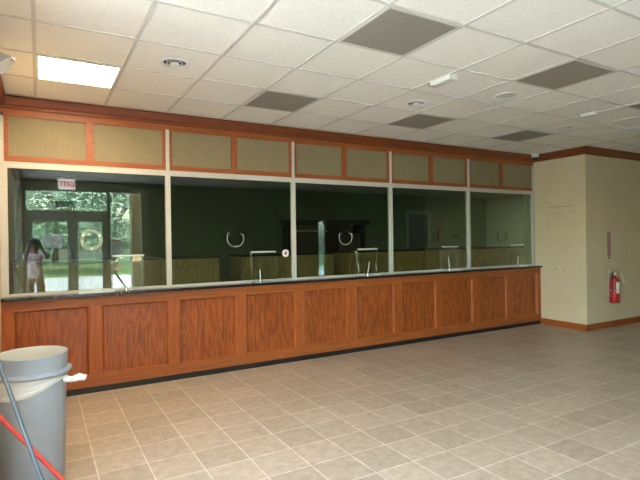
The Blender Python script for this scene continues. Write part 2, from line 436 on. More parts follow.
# ------------------------------------------------------------------ teller counter
cnt = thing('teller_counter', 'long oak panelled teller counter base with black toe kick under the glass', 'counter', (XL, 5.30, 0))
def P(x, y, z): return (x-XL, y-5.30, z)
def pobj(name, bm, mat, parent, org, loc, **k):
    """geometry in world coordinates -> child of a thing standing at org, origin at loc (world)"""
    bmesh.ops.translate(bm, verts=bm.verts, vec=-Vector(org))
    return obj(name, bm, mat, parent, Vector(loc)-Vector(org), **k)
CO = (XL, 5.30, 0)
pobj('toe_kick', box(B(), XL, XR, 5.308, 5.44, 0, .07), M['toe'], cnt, CO, (0, 5.4, 0))
pobj('carcass', box(B(), XL, XR, 5.335, 5.50, .06, .945), M['oak'], cnt, CO, (3.5, 5.42, .5))
pobj('top_rail', box(B(), XL, XR, 5.30, 5.336, .866, .955, .002), M['oakx'], cnt, CO, (3.5, 5.30, .9))
pobj('bottom_rail', box(B(), XL, XR, 5.30, 5.336, .060, .166, .002), M['oakx'], cnt, CO, (3.1, 5.30, .11))
sc = [.474+.7637*k for k in range(9)]
edges = [(XL, -.222)]+[(s-.055, s+.055) for s in sc]+[(7.298, XR-.003)]
for a, b in edges:
    pobj('stile', box(B(), a, b, 5.3005, 5.336, .164, .868, .0015), M['oak'], cnt, CO, ((a+b)/2, 5.30, .5))
for (a0, a1), (b0, b1) in zip(edges, edges[1:]):
    x0, x1, z0, z1 = a1-.002, b0+.002, .164, .868
    bm = B()
    yf, yr = 5.303, 5.330
    rings = [(0, yf), (.006, yf-.004), (.013, yf-.002), (.022, yr-.006), (.026, yr)]
    prev = None
    for ins, y in rings:
        vs = [bm.verts.new(v) for v in ((x0+ins, y, z0+ins), (x1-ins, y, z0+ins), (x1-ins, y, z1-ins), (x0+ins, y, z1-ins))]
        if prev:
            for i in range(4): bm.faces.new((prev[i], prev[(i+1) % 4], vs[(i+1) % 4], vs[i])).material_index = 1
        prev = vs
    bm.faces.new(prev)
    pobj('panel', bm, [M['oakpanel'], M['oak']], cnt, CO, ((x0+x1)/2, 5.33, .5))
tag(obj('countertop', box(B(), XL, XR, 5.262, 5.52, .957, .985, .003), M['black'], None, (3.5, 5.4, .957)),
    'thin black countertop ledge running along the foot of the teller glass', 'countertop')

# ------------------------------------------------------------------ teller partition frame
fr = thing('partition_frame', 'off-white metal frame of slim posts and rails holding the teller glass', 'frame', (XL, YG, .985))
FO = (XL, YG, .985)
for i, x in enumerate(posts):
    w = .026 if 0 < i < 5 else .030
    bm = B(); box(bm, x-w, x+w, YG-.022, YG+.03, .985, 2.236, .002); 
    if i: box(bm, x-.018, x+.018, YG-.024, YG-.002, 2.236, 2.70, .002)
    else: box(bm, XL, XL+.034, YG-.024, YG-.002, 2.236, 2.68, .002)
    pobj('post', bm, M['cream_metal'], fr, FO, (x, YG, 1))
bm = B(); box(bm, XL+.005, XR, YG-.018, YG+.03, 2.205, 2.258, .002); box(bm, XL+.005, XR, YG-.024, YG-.01, 2.198, 2.216, .001)
pobj('head_rail', bm, M['cream_metal'], fr, FO, (3.5, YG, 2.2))
bm = B(); box(bm, XL+.005, XR, YG-.018, YG+.03, .985, 1.012, .002)
pobj('sill_rail', bm, M['cream_metal'], fr, FO, (3.5, YG, 1))

# ------------------------------------------------------------------ teller windows
ordw = ['leftmost tall teller glass, mirroring the entrance doors and a person',
        'second tall teller glass from the left, with a round red sticker at its right edge',
        'middle tall teller glass, a dark bookcase seen behind it',
        'fourth tall teller glass from the left, a dark doorway seen behind it',
        'rightmost tall teller glass, beside the cream return wall']
for i in range(5):
    x0 = posts[i]+.026; x1 = posts[i+1]-.026
    xc = PX0+PP*i+.762
    t = thing('teller_window', ordw[i], 'teller window', (xc, YG, 1.012), 'tinted teller windows above the counter')
    O = (xc, YG, 1.012)
    pobj('glass_pane', box(B(), x0, x1, YG+.004, YG+.014, 1.010, 2.206), M['glass'], t, O, (xc, YG, 1.1))
    # speaking port: ring of clear acrylic held off the glass by three bolts
    Mx = T(xc, YG-.016, 1.513)@FACE_MY
    bm = B()
    ro, ri = .105, .070
    lathe(bm, [(ri, -.004), (ro, -.004), (ro, .004), (ri, .004), (ri, -.004)], 48, Mx)
    pm = M['port'] if i == 0 else M['clear']
    ring = pobj('speaking_port', bm, pm, t, O, (xc, YG-.016, 1.513), label='round acrylic speaking ring')
    bm = B(); torus(bm, .102, .0065 if i > 2 else .0035, T(xc, YG-.016, 1.513)@FACE_MY, 40, 8, PI*.86, PI*2.14)  # pale lower arc stands in for the ring's highlight; last panes use dark rims
    rr = pobj('rim', bm, (M['port'] if i == 0 else M['darkp'] if i > 2 else M['acrylic_edge']), ring, (xc, YG-.016, 1.513), (xc, YG-.016, 1.513), smooth=True)
    for a in (PI*.17, PI*.83, PI*1.5):
        px, pz = xc+.088*math.cos(a), 1.513+.088*math.sin(a)
        bm = B(); cyl(bm, (px, YG-.026, pz), (px, YG+.004, pz), .0075, n=14)
        pobj('bolt', bm, M['chrome'], ring, (xc, YG-.016, 1.513), (px, YG-.02, pz), smooth=True)
    # pass-through: acrylic guard plate standing off the glass with a pale polished top edge
    g0, g1 = PX0+PP*i+.955, PX0+PP*i+1.265
    bm = B(); box(bm, g0, g1, YG-.034, YG-.028, 1.010, 1.338)
    gp = pobj('guard_plate', bm, M['clear'], t, O, (g0, YG-.03, 1.01))
    bm = B(); box(bm, g0, g1, YG-.036, YG-.006, 1.338, 1.354, .001)
    pobj('plate_edge', bm, M['acrylic_edge'], gp, (g0, YG-.03, 1.01), (g0, YG-.03, 1.34), label='pale frosted top edge')
    bm = B()
    for gx in (g0+.003, g1-.003): box(bm, gx-.0025, gx+.0025, YG-.036, YG+.004, 1.010, 1.338)
    pobj('side_edge', bm, M['clear'], gp, (g0, YG-.03, 1.01), (g0, YG-.03, 1.1))

# deal trays lying in the sill
tl = ['leftmost steel deal tray under the window that mirrors the entrance', 'steel deal tray under the second teller window, near the sticker',
      'steel deal tray under the middle teller window', 'steel deal tray under the fourth teller window from the left', 'rightmost steel deal tray under the window by the return wall']
for i in range(5):
    g0, g1 = PX0+PP*i+.955, PX0+PP*i+1.265
    if i == 0: g0, g1 = .33, .66
    t = thing('deal_tray', tl[i], 'tray', ((g0+g1)/2, 5.35, .985), 'steel deal trays on the counter')
    O = ((g0+g1)/2, 5.35, .985)
    pobj('tray', box(B(), g0, g1, 5.300, 5.400, .985, .990, .001), M['steel'], t, O, O)
    bm = B(); box(bm, g0, g1, 5.386, 5.400, .990, .999); box(bm, g0, g0+.006, 5.30, 5.386, .990, .996); box(bm, g1-.006, g1, 5.30, 5.386, .990, .996)
    pobj('lip', bm, M['steel'], t, O, O)

# pens on stands
pens = [(.775, 'black counter pen leaning left in a chrome stand at the leftmost window', M['darkp'], -.105, .16),
        (2.262, 'white counter pen upright in a stand at the second window', M['white'], -.006, .115),
        (3.815, 'white counter pen upright in a stand at the middle window', M['white'], .03, .15),
        (5.310, 'white counter pen upright in a stand at the fourth window from the left', M['white'], -.02, .17),
        (6.850, 'white counter pen upright in a stand at the rightmost window', M['white'], .01, .14)]
for i, (x, lb, mt, dx, h) in enumerate(pens):
    y = 5.345; z0 = .990
    if i == 0: z0 = .985
    t = thing('counter_pen', lb, 'pen', (x, y, z0), 'counter pens at the windows')
    O = (x, y, z0)
    bm = B(); lathe(bm, [(0, 0), (.024, 0), (.024, .006), (.012, .012), (.008, .030), (.010, .036), (0, .036)], 20, T(x, y, z0))
    pobj('stand', bm, M['chrome'], t, O, O, smooth=True)
    bm = B(); tube(bm, [(x, y, z0+.033), (x+dx*.4, y, z0+.033+h*.4), (x+dx, y, z0+.033+h)], [.004, .0062, .0055], 10)
    pobj('pen', bm, mt, t, O, (x, y, z0+.03), smooth=True)
    bm = B(); tube(bm, [(x+.02, y, z0+.008), (x+.045, y-.01, z0+.004), (x+.07, y+.012, z0+.003), (x+.085, y+.04, z0+.003)], .0018, 6)
    pobj('chain', bm, M['chrome'], t, O, (x, y, z0), smooth=True)

# sticker
t = thing('sticker', 'small round white sticker with a red centre on the second teller glass', 'sticker', (2.633, YG+.002, 1.322))
O = (2.633, YG+.002, 1.322)
bm = B(); lathe(bm, [(0, .0), (.046, .0), (.046, .0012), (0, .0012)], 32, T(*O)@FACE_MY)
pobj('disc', bm, M['paper'], t, O, O)
bm = B(); box(bm, 2.633-.014, 2.633+.014, YG-.001, YG+.0009, 1.322-.022, 1.322+.022, .0003)
pobj('red_centre', bm, M['redtxt'], t, O, O, label='red centre mark')

# ------------------------------------------------------------------ cane grille panels
names = []
gl = ['leftmost', 'second', 'third', 'fourth', 'fifth', 'sixth', 'seventh', 'eighth', 'ninth', 'rightmost']
xmid = [.4575+PP*i for i in range(5)]
k = 0
for i in range(5):
    for s in (0, 1):
        x0 = (posts[i]+.016) if s == 0 else xmid[i]
        x1 = xmid[i] if s == 0 else (posts[i+1]-.016)
        if k == 0: x0 = XL+.035
        if k == 9: x1 = XR
        pos = gl[k]+(' from the left' if k not in (0, 9) else '')
        extra = {0: ', under the lit ceiling light', 1: ', wrinkled low down'}.get(k, '')
        t = thing('grille_panel', f'cane grille panel in oak frame above the glass, {pos}{extra}'.replace('second from the left', 'second from left'), 'grille panel', ((x0+x1)/2, YG, 2.258), 'cane grille panels above the teller glass')
        O = ((x0+x1)/2, YG, 2.258)
        z0, z1 = 2.2585, 2.7145; w = .036; wb = .056
        bm = B()
        for (a, b, c, d) in ((x0, x1, z0, z0+wb), (x0, x1, z1-.024, z1), (x0, x0+w, z0+wb, z1-.024), (x1-w, x1, z0+wb, z1-.024)):
            box(bm, a, b, YG-.010, YG+.018, c, d, .0015)
        pobj('frame', bm, M['oakx'], t, O, O)
        bm = B(); nx, nz = 22, 12
        xa, xb, za, zb = x0+w-.003, x1-w+.003, z0+wb-.003, z1-.021
        g = [[None]*(nz+1) for _ in range(nx+1)]
        rnd = random.Random(k+5)
        wr = [(rnd.uniform(xa, xb), rnd.uniform(za, zb), rnd.uniform(.03, .10), rnd.uniform(-.006, .007)) for _ in range(5)]
        if k == 1: wr += [(xa+.16, za+.03, .03, -.012), (xa+.38, za+.04, .035, -.013), (xa+.27, za+.05, .03, .009), (xb-.1, zb-.05, .06, -.008)]
        for ix in range(nx+1):
            for iz in range(nz+1):
                x = xa+(xb-xa)*ix/nx; z = za+(zb-za)*iz/nz
                d = sum(A*math.exp(-((x-cx)**2+(z-cz)**2)/(2*sg*sg)) for cx, cz, sg, A in wr)
                e = min(ix, nx-ix, 3)/3*min(iz, nz-iz, 2)/2
                g[ix][iz] = bm.verts.new((x, YG+.005+max(-.009, min(.006, d))*e, z))
        for ix in range(nx):
            for iz in range(nz): bm.faces.new((g[ix][iz], g[ix+1][iz], g[ix+1][iz+1], g[ix][iz+1]))
        pobj('cane', bm, M['cane'], t, O, O, smooth=True, label='woven gold cane webbing')
        k += 1

# ------------------------------------------------------------------ ceiling fittings
def cell(c, r): return GX+GT*c, GX+GT*(c+1), GY+GT*r, GY+GT*(r+1)
lamps = [((-1, 3), 'lit square ceiling light above the leftmost grille panels', M['lamp']),
         ((-1, 0), 'lit square ceiling light next in line towards the entrance', M['lamp_day']),
         ((-1, -3), 'lit square ceiling light just inside the entrance doors', M['lamp_day']),
         ((2, -3), 'lit square ceiling light just inside the entrance sidelight', M['lamp_day'])]
for (c, r), lb, mt in lamps:
    x0, x1, y0, y1 = cell(c, r)
    t = thing('ceiling_light', lb, 'ceiling light', ((x0+x1)/2, (y0+y1)/2, ZC), 'lit ceiling lights')
    O = ((x0+x1)/2, (y0+y1)/2, ZC)
    bm = B(); a = .028
    for (p, q, u, v) in ((x0+.012, x1-.012, y0+.012, y0+a), (x0+.012, x1-.012, y1-a, y1-.012), (x0+.012, x0+a, y0+a, y1-a), (x1-a, x1-.012, y0+a, y1-a)):
        box(bm, p, q, u, v, ZC-.004, ZC+.006)
    pobj('frame', bm, M['white'], t, O, O)
    pobj('diffuser', box(B(), x0+a, x1-a, y0+a, y1-a, ZC-.001, ZC+.004), mt, t, O, O)
bl = {(2, 0): 'largest grey-brown ceiling panel, nearest overhead at the top of the photo', (2, 3): 'grey-brown ceiling panel close above the second teller window',
      (5, 0): 'grey-brown ceiling panel beside the round ceiling speaker', (5, 3): 'grey-brown ceiling panel above the middle teller windows, behind a round vent',
      (8, 3): 'grey-brown ceiling panel nearest the corner camera dome', (8, 0): 'grey-brown ceiling panel cut off at the right edge of the photo',
      }
for (c, r), lb in bl.items():
    x0, x1, y0, y1 = cell(c, r)
    t = thing('ceiling_panel', lb, 'ceiling panel', ((x0+x1)/2, (y0+y1)/2, ZC), 'grey-brown ceiling panels')
    O = ((x0+x1)/2, (y0+y1)/2, ZC)
    pobj('plate', box(B(), x0+.026, x1-.026, y0+.026, y1-.026, ZC-.002, ZC+.004), M['brown'], t, O, O)
    bm = B(); a = .028
    for (p, q, u, v) in ((x0+.012, x1-.012, y0+.012, y0+a), (x0+.012, x1-.012, y1-a, y1-.012), (x0+.012, x0+a, y0+a, y1-a), (x1-a, x1-.012, y0+a, y1-a)):
        box(bm, p, q, u, v, ZC-.003, ZC+.006)
    pobj('frame', bm, M['grid'], t, O, O)
def vent(x, y, lb):
    t = thing('air_vent', lb, 'vent', (x, y, ZC), 'round ceiling air vents'); O = (x, y, ZC)
    z = ZC+.003
    bm = B(); lathe(bm, [(.084, z), (.114, z), (.122, z-.005), (.112, z-.012), (.092, z-.014), (.084, z-.008), (.084, z)], 40, T(x, y, 0))
    pobj('outer_ring', bm, M['white'], t, O, O, smooth=True)
    bm = B(); lathe(bm, [(0, z), (.086, z), (.086, z-.003), (0, z-.003)], 36, T(x, y, 0))
    pobj('dark_throat', bm, M['vent_dark'], t, O, O)
    bm = B(); lathe(bm, [(.056, z-.006), (.064, z-.010), (.065, z-.014), (.060, z-.015), (.054, z-.011), (.056, z-.006)], 36, T(x, y, 0))
    for a in range(4):
        ca, sa = math.cos(a*PI/2+.4), math.sin(a*PI/2+.4)
        cyl(bm, (x+ca*.03, y+sa*.03, z-.014), (x+ca*.08, y+sa*.08, z-.010), .003, n=6)
    pobj('middle_ring', bm, M['greyp'], t, O, O, smooth=True)
    bm = B(); lathe(bm, [(0, z-.010), (.030, z-.010), (.038, z-.018), (.032, z-.026), (.015, z-.030), (0, z-.031)], 32, T(x, y, 0))
    cyl(bm, (x, y, z-.012), (x, y, z-.003), .012, n=12)
    pobj('centre_cone', bm, M['white'], t, O, O, smooth=True)
vent(.925, 3.815, 'round white ceiling vent right of the lit ceiling light')
vent(3.365, 3.826, 'round white ceiling vent above the middle of the partition')
vent(5.840, 3.821, 'farthest round ceiling vent, towards the corner of the return wall')
t = thing('ceiling_speaker', 'flat round white ceiling speaker beside a grey-brown panel', 'speaker', (3.975, 3.215, ZC)); O = (3.975, 3.215, ZC)
bm = B(); lathe(bm, [(0, ZC-.004), (.088, ZC-.004), (.090, ZC-.002), (.090, ZC+.004), (0, ZC+.004)], 40, T(O[0], O[1], 0)); pobj('mesh_cover', bm, M['greyp'], t, O, O)
bm = B(); torus(bm, .097, .006, T(O[0], O[1], ZC-.001), 40, 8); pobj('rim', bm, M['white'], t, O, O, smooth=True)
def ebox(x, y, lb, rz=0., k=.86):
    t = thing('emergency_light', lb, 'emergency light', (x, y, ZC), 'slim white emergency lights on the ceiling', rz)
    bm = B(); box(bm, -.055*k, .055*k, -.14*k, .14*k, -.040*k, .012, .008*k); obj('housing', bm, M['white'], t)
    bm = B(); box(bm, -.045*k, .045*k, .135*k, .165*k, -.036*k, .002, .006*k); obj('end_cap', bm, M['darkp'], t)
    bm = B(); box(bm, -.038*k, .038*k, -.115*k, .115*k, -.046*k, -.039*k, .003*k); obj('lens', bm, M['greyp'], t)
ebox(3.075, 3.14, 'slim white emergency light on the ceiling between round vent and large panel', .0)
ebox(5.43, 3.26, 'small white emergency light far along the ceiling at the right', .0, .62)
# dome camera in the corner of the crown
t = thing('security_camera', 'small white dome camera hanging in the corner of the wooden crown', 'camera', (7.25, 5.30, ZC)); O = (7.25, 5.30, ZC)
bm = B(); lathe(bm, [(0, .012), (.058, .012), (.060, -.012), (.060, -.055), (.050, -.062), (0, -.062)], 32, T(7.25, 5.285, ZC+.002)); pobj('housing', bm, M['white'], t, O, O, smooth=True)
bm = B(); lathe(bm, [(.046, -.060), (.043, -.080), (.030, -.098), (.012, -.106), (0, -.107)], 28, T(7.25, 5.285, ZC+.002)); pobj('dome', bm, M['darkp'], t, O, O, smooth=True)

# ------------------------------------------------------------------ lamp on the left wall
t = thing('wall_floodlight', 'pale grey floodlight head jutting from the left wall near the ceiling', 'floodlight', (XL, 3.9, 2.69)); O = (XL, 3.9, 2.69)
Y0, Z0 = 3.9, 2.70
pobj('back_plate', box(B(), XL, XL+.022, Y0-.10, Y0+.10, Z0-.09, Z0+.09, .006), M['greyp'], t, O, O)
bm = B(); tube(bm, [(XL+.015, Y0, Z0), (XL+.04, Y0, Z0+.02), (XL+.075, Y0, Z0+.025)], .014, 12); pobj('arm', bm, M['greyp'], t, O, O, smooth=True)
q = Vector((.62, -.12, -.70)).to_track_quat('Z', 'Y').to_matrix().to_4x4()
Mh = T(XL+.095, Y0, Z0+.01)@q@Matrix.Scale(1.35, 4)
hd = B(); lathe(hd, [(0, -.062), (.022, -.058), (.036, -.042), (.044, -.015), (.060, .012), (.064, .026), (.060, .030), (.056, .026), (.045, .010), (0, .004)], 32, Mh)
pobj('lamp_head', hd, M['greyp'], t, O, O, smooth=True)
bm = B(); lathe(bm, [(0, .020), (.045, .018), (.055, .014), (.055, .010), (0, .010)], 28, Mh); pobj('lens', bm, M['white'], t, O, O, smooth=True)

# ------------------------------------------------------------------ trash can with liner
CX, CY = -.050, 3.560
KR = 1.015
def zz(z): return z if z < .1 else 1.49-(1.49-z)*1.095
def pf(l): return [(r*KR, zz(z)) for r, z in l]
t = thing('trash_can', 'round grey plastic trash can with a white bag, by the left wall', 'trash can', (CX, CY, 0)); O = (CX, CY, 0)
bm = B(); lathe(bm, pf([(0, .012), (.165, .012), (.170, .0), (.175, .02), (.1905, .742), (.1905, .744)]), 64, T(CX, CY, 0))
lathe(bm, pf([(.187, .744), (.172, .03), (.16, .02), (0, .02)]), 64, T(CX, CY, 0), mi=1)
pobj('body', bm, [M['can'], M['canin_lit']], t, O, O, smooth=True)
bm = B()
lathe(bm, pf([(.190, .738), (.198, .742), (.216, .747), (.222, .755), (.219, .764), (.204, .769), (.1965, .772), (.199, .850), (.2015, .857), (.199, .862), (.196, .860)]), 64, T(CX, CY, 0))
lathe(bm, pf([(.196, .860), (.192, .85), (.187, .744), (.190, .738)]), 64, T(CX, CY, 0), mi=1)
pobj('rim', bm, [M['can'], M['canin_lit']], t, O, O, smooth=True)
# liner skirt: its lower hem rises towards the right where the bag is knotted
bm = B(); n = 96; rows = 12; g = []
rnd = random.Random(2)
ph = [rnd.uniform(0, 6) for _ in range(6)]
for j in range(rows+1):
    row = []
    for i in range(n):
        a = 2*PI*i/n; f = j/rows
        d = math.cos(a-math.radians(-10))
        hem = .633+.085*max(0, (d+.35)/1.35)**1.25 + .004*math.sin(5*a+ph[0])
        z = zz(.742*(1-f)+hem*f)
        r = .1915*KR+.004*math.sin(f*PI)+.003*math.sin(f*9+3*a+ph[1])*f+.002*math.sin(f*21+a*2+ph[2]) + .002
        row.append(bm.verts.new((CX+r*math.cos(a), CY+r*math.sin(a), z)))
    g.append(row)
for j in range(rows):
    for i in range(n): bm.faces.new((g[j][i], g[j][(i+1) % n], g[j+1][(i+1) % n], g[j+1][i]))
ln = pobj('liner', bm, M['liner'], t, O, (CX, CY, .7), smooth=True, label='white plastic bag folded over below the rim')
a = math.radians(-22); kx, ky, kz = CX+.197*math.cos(a), CY+.197*math.sin(a), .618
dv = Vector((.93, .36, 0)).normalized()
pts = [Vector((kx, ky, kz))+dv*s+Vector((0, 0, h)) for s, h in ((-.022, .014), (-.004, .010), (.014, .004), (.032, .002), (.060, -.002), (.085, -.001), (.108, -.006), (.122, -.010), (.128, -.018))]
bm = B(); tube(bm, pts, [.010, .021, .024, .017, .019, .023, .022, .016, .006], 14)
for v in bm.verts: v.co += Vector((0, 0, .004*math.sin(v.co.x*150)+.003*math.sin(v.co.y*250+v.co.z*300)))
pobj('knot', bm, plain('bag_knot_white', (.86, .85, .83), .4, noise=.03), ln, (CX, CY, .7), (kx, ky, kz), smooth=True)

# ------------------------------------------------------------------ two leaning poles
def pole(name, lb, a, b, r, mt, cap):
    t = thing(name, lb, 'pole', a); a, b = Vector(a), Vector(b); d = (b-a).normalized()
    bm = B(); cyl(bm, (0, 0, 0), b-a-d*.03, r, n=16); obj('shaft', bm, mt, t, smooth=True)
    bm = B(); cyl(bm, b-a-d*.035, b-a, r*1.12, r*.9, n=16); obj('end_cap', bm, cap, t, smooth=True)
    bm = B(); cyl(bm, d*.0+Vector((0, 0, .0)), d*.07, r*1.15, n=16); obj('ferrule', bm, cap, t, smooth=True)
POLES = [('mop_pole', 'thin grey metal pole leaning across the front of the trash can', (.069, 2.87, .014), (-.300, 3.186, 1.20), .0108, M['pole_grey'], M['darkp']),
         ('broom_pole', 'red pole leaning low across the trash can behind the grey pole', (.233, 2.965, .016), (-.298, 3.163, .690), .0118, M['pole_red'], M['darkp'])]
for a in POLES: pole(*a)

# ------------------------------------------------------------------ right wall: extinguisher, sign, switch
YW = 4.5
EX, EY = 7.985, YW-.085
t = thing('fire_extinguisher', 'red fire extinguisher hanging on the shaded cream wall at the right', 'fire extinguisher', (EX, EY, .40)); O = (EX, EY, .40)
bm = B(); lathe(bm, [(0, .402), (.058, .402), (.068, .408), (.071, .42), (.071, .745), (.066, .785), (.050, .812), (.028, .826), (.022, .84), (0, .84)], 36, T(EX, EY, 0)); pobj('cylinder', bm, M['red'], t, O, O, smooth=True)
bm = B(); lathe(bm, [(.0712, .56), (.0722, .562), (.0722, .735), (.0712, .737)], 36, T(EX, EY, 0))
for f in list(bm.faces):
    c = f.calc_center_median()-Vector((EX, EY, 0))
    if not (-2.35 < math.atan2(c.y, c.x) < -.75): bm.faces.remove(f)
pobj('label_sheet', bm, M['paper'], t, O, O, smooth=True, label='white instruction label')
bm = B(); cyl(bm, (EX, EY, .835), (EX, EY, .875), .020, n=16); box(bm, EX-.018, EX+.03, EY-.016, EY+.016, .866, .896, .004); pobj('valve', bm, M['steel'], t, O, O, smooth=True)
bm = B(); box(bm, EX-.010, EX+.115, EY-.012, EY+.012, .885, .893, .002); pobj('carry_handle', bm, M['darkp'], t, O, O)
bm = B(); prism(bm, [(0, 0), (.125, .045), (.125, .055), (-.01, .012)], (EX-.008, EY-.012, .900), (EX-.008, EY+.012, .900), out=Vector((1, 0, 0))); pobj('squeeze_lever', bm, M['steel'], t, O, O)
bm = B(); cyl(bm, (EX-.015, EY-.012, .882), (EX-.015, EY-.034, .882), .016, n=18); pobj('gauge', bm, M['white'], t, O, O, smooth=True)
bm = B(); tube(bm, [(EX-.015, EY, .882), (EX-.055, EY-.01, .880), (EX-.088, EY-.02, .845), (EX-.092, EY-.03, .78), (EX-.086, EY-.03, .68), (EX-.082, EY-.028, .58)], [.010, .010, .010, .010, .010, .013], 12); pobj('hose', bm, M['darkp'], t, O, O, smooth=True)
bm = B(); prism(bm, [(0, 0), (.055, -.035), (.135, -.165), (.085, -.195)], (EX+.030, EY-.074, .895), (EX+.030, EY-.076, .895), out=Vector((1, 0, 0))); pobj('inspection_tag', bm, M['paper'], t, O, O, label='white paper inspection tag')
bm = B(); box(bm, EX-.03, EX+.03, EY+.066, YW+.003, .50, .93, .002); torus(bm, .0725, .004, T(EX, EY, .60), 36, 6); pobj('bracket', bm, M['steel'], t, O, O)
t = thing('extinguisher_sign', 'narrow maroon vertical arrow sign above the fire extinguisher', 'sign', (8.0, YW, 1.10)); O = (8.0, YW, 1.10)
SX = 8.0
bm = B(); box(bm, SX-.050, SX+.050, YW-.003, YW, 1.145, 1.545)
pobj('plate', bm, M['signred'], t, O, O)
bm = B(); prism(bm, [(-.045, .040), (.045, .040), (0, 0)], (SX, YW-.003, 1.096), (SX, YW, 1.096), out=Vector((1, 0, 0))); pobj('arrow', bm, M['signred'], t, O, O)
Mt = T(SX, YW-.0035, 1.352)@Matrix.Rotation(-PI/2, 4, 'Y')@FACE_MY
Mt = T(SX, YW-.0035, 1.352)@FACE_MY@Matrix.Rotation(PI/2, 4, 'Z')
o = text_obj('lettering', 'FIRE EXTINGUISHER', .040, M['paper'], T(-O[0], -O[1], -O[2])@Mt, t, .0006); o['label'] = 'white letters FIRE EXTINGUISHER'
bm = B()
for (a, b, c, d) in ((-.046, -.042, 1.15, 1.54), (.042, .046, 1.15, 1.54), (-.046, .046, 1.538, 1.542), (-.046, .046, 1.149, 1.153)): box(bm, SX+a, SX+b, YW-.004, YW-.0028, c, d)
pobj('border', bm, M['paper'], t, O, O)
t = thing('light_switch', 'cream light switch plate on the wall by the corner, left of the sign', 'switch', (7.535, YW, 1.32)); O = (7.535, YW, 1.32)
pobj('plate', box(B(), 7.498, 7.572, YW-.006, YW, 1.262, 1.378, .002), M['wall'], t, O, O)
pobj('toggle', box(B(), 7.530, 7.540, YW-.016, YW-.005, 1.312, 1.334, .002), M['white'], t, O, O)
# ------------------------------------------------------------------ teller room
def desk(x0, x1, y0, y1, h, lb, n):
    t = thing('teller_desk', lb, 'desk', ((x0+x1)/2, y0, 0), 'oak desks behind the glass'); O = ((x0+x1)/2, y0, 0)
    pobj('top', box(B(), x0-.015, x1+.015, y0-.02, y1+.015, h-.028, h, .002), M['black'], t, O, O)
    pobj('side_panel', box(B(), x0, x0+.02, y0+.018, y1, 0, h-.028), M['desk'], t, O, (x0, y0, .5))
    pobj('side_panel', box(B(), x1-.02, x1, y0+.018, y1, 0, h-.028), M['desk'], t, O, (x1, y0, .5))
    w = (x1-x0)/n
    for i in range(n):
        pobj('front_panel', box(B(), x0+w*i+.001, x0+w*(i+1)-.001, y0, y0+.018, .01, h-.028), M['desk'], t, O, (x0+w*i, y0, .5))
desk(XL+.02, 2.306, 7.0, 7.55, 1.262, 'oak desk with black top seen behind the two left teller windows', 3)
desk(2.66, 4.30, 7.0, 7.55, 1.262, 'oak desk with black top seen behind the sticker and the second post', 2)
desk(4.62, 6.30, 7.0, 7.55, 1.270, 'oak desk with black top seen left of the fourth post, before the dark doorway', 2)
desk(6.42, 9.9, 6.70, 7.25, 1.282, 'longest oak desk with black top seen behind the two right teller windows', 3)
# dark bookcase
t = thing('bookcase', 'dark wood bookcase with a pale shelf edge behind the middle teller glass', 'bookcase', (5.08, 8.42, 0)); O = (5.08, 8.42, 0)
DK = wood('dark_walnut', (.075, .035, .016), (.035, .016, .008), 'Z', .45)
x0, x1, y0, y1, h = 4.20, 5.95, 8.42, 8.79, 1.86
pobj('side_panel', box(B(), x0, x0+.09, y0, y1, 0, h), M['black'], t, O, (x0, y0, 1))
pobj('side_panel', box(B(), x1-.12, x1, y0, y1, 0, h), M['black'], t, O, (x1, y0, 1))
pobj('back_panel', box(B(), x0+.09, x1-.12, y1-.03, y1, 0, h), DK, t, O, (x0, y1, 1))
pobj('top', box(B(), x0-.03, x1+.11, y0-.03, y1, h-.085, h+.01), M['black'], t, O, (x0, y0, h))
for z in (.5, 1.1): pobj('shelf', box(B(), x0+.09, x1-.12, y0+.01, y1-.03, z, z+.025), DK, t, O, (x0, y0, z))
pobj('light_strip', box(B(), x0+.09, 5.03, y0-.004, y0+.02, 1.640, 1.668), M['steel'], t, O, (x0, y0, 1.65), label='pale metal rail')
pobj('door_panel', box(B(), 5.33, x1-.12, y0+.005, y0+.03, .1, 1.60), DK, t, O, (5.5, y0, 1))
# rear door, half in shade
d = obj('door_3', box(B(), 7.46, 8.04, YT+.03, YT+.07, 0, 2.03), M['bluegrey'], None, (7.46, YT, 0)); d['kind'] = 'structure'
bm = B(); cyl(bm, (.50, .0, 1.0), (.50, -.04, 1.0), .012, n=12); lathe(bm, [(0, .0), (.024, .006), (.028, .02), (.02, .034), (0, .038)], 16, T(.50, -.035, 1.0)@FACE_MY)
bmesh.ops.translate(bm, verts=bm.verts, vec=(0, .03, 0)); obj('door_knob', bm, M['steel'], d, smooth=True)
bm = B(); box(bm, 7.36, 7.46, YT-.015, YT+.10, 0, 2.13); box(bm, 8.04, 8.14, YT-.015, YT+.10, 0, 2.13); box(bm, 7.46, 8.04, YT-.015, YT+.10, 2.04, 2.13)
struct('trim_6', bm, plain('dull_green_door_frame', (.17, .19, .14), .5, noise=.05))
for nm, lb, px, pz, w, h in (('thermostat', 'small pale thermostat on the teller room wall right of the dark doorway', 8.62, 1.86, .07, .10),
                         ('notice_board', 'tall narrow brown notice strip on the teller room wall', 8.42, 1.55, .09, .42),
                         ('wall_outlet_box', 'small dark box on the teller room wall below the thermostat', 8.95, 1.50, .16, .07)):
    t = thing(nm, lb, {'thermostat': 'thermostat', 'notice_board': 'notice', 'wall_outlet_box': 'box'}[nm], (px, YT, pz)); O = (px, YT, pz)
    mt = {'thermostat': M['greyp'], 'notice_board': plain('faded_brown_notice', (.11, .085, .05), .7, noise=.2), 'wall_outlet_box': M['darkp']}[nm]
    pobj('case', box(B(), px-w/2, px+w/2, YT-.03, YT+.004, pz-h/2, pz+h/2, .004), mt, t, O, O)
    pobj('face', box(B(), px-w/2+.012, px+w/2-.012, YT-.034, YT-.029, pz-h/2+.012, pz+h/2-.012, .001), M['darkp'] if nm == 'thermostat' else mt, t, O, O)
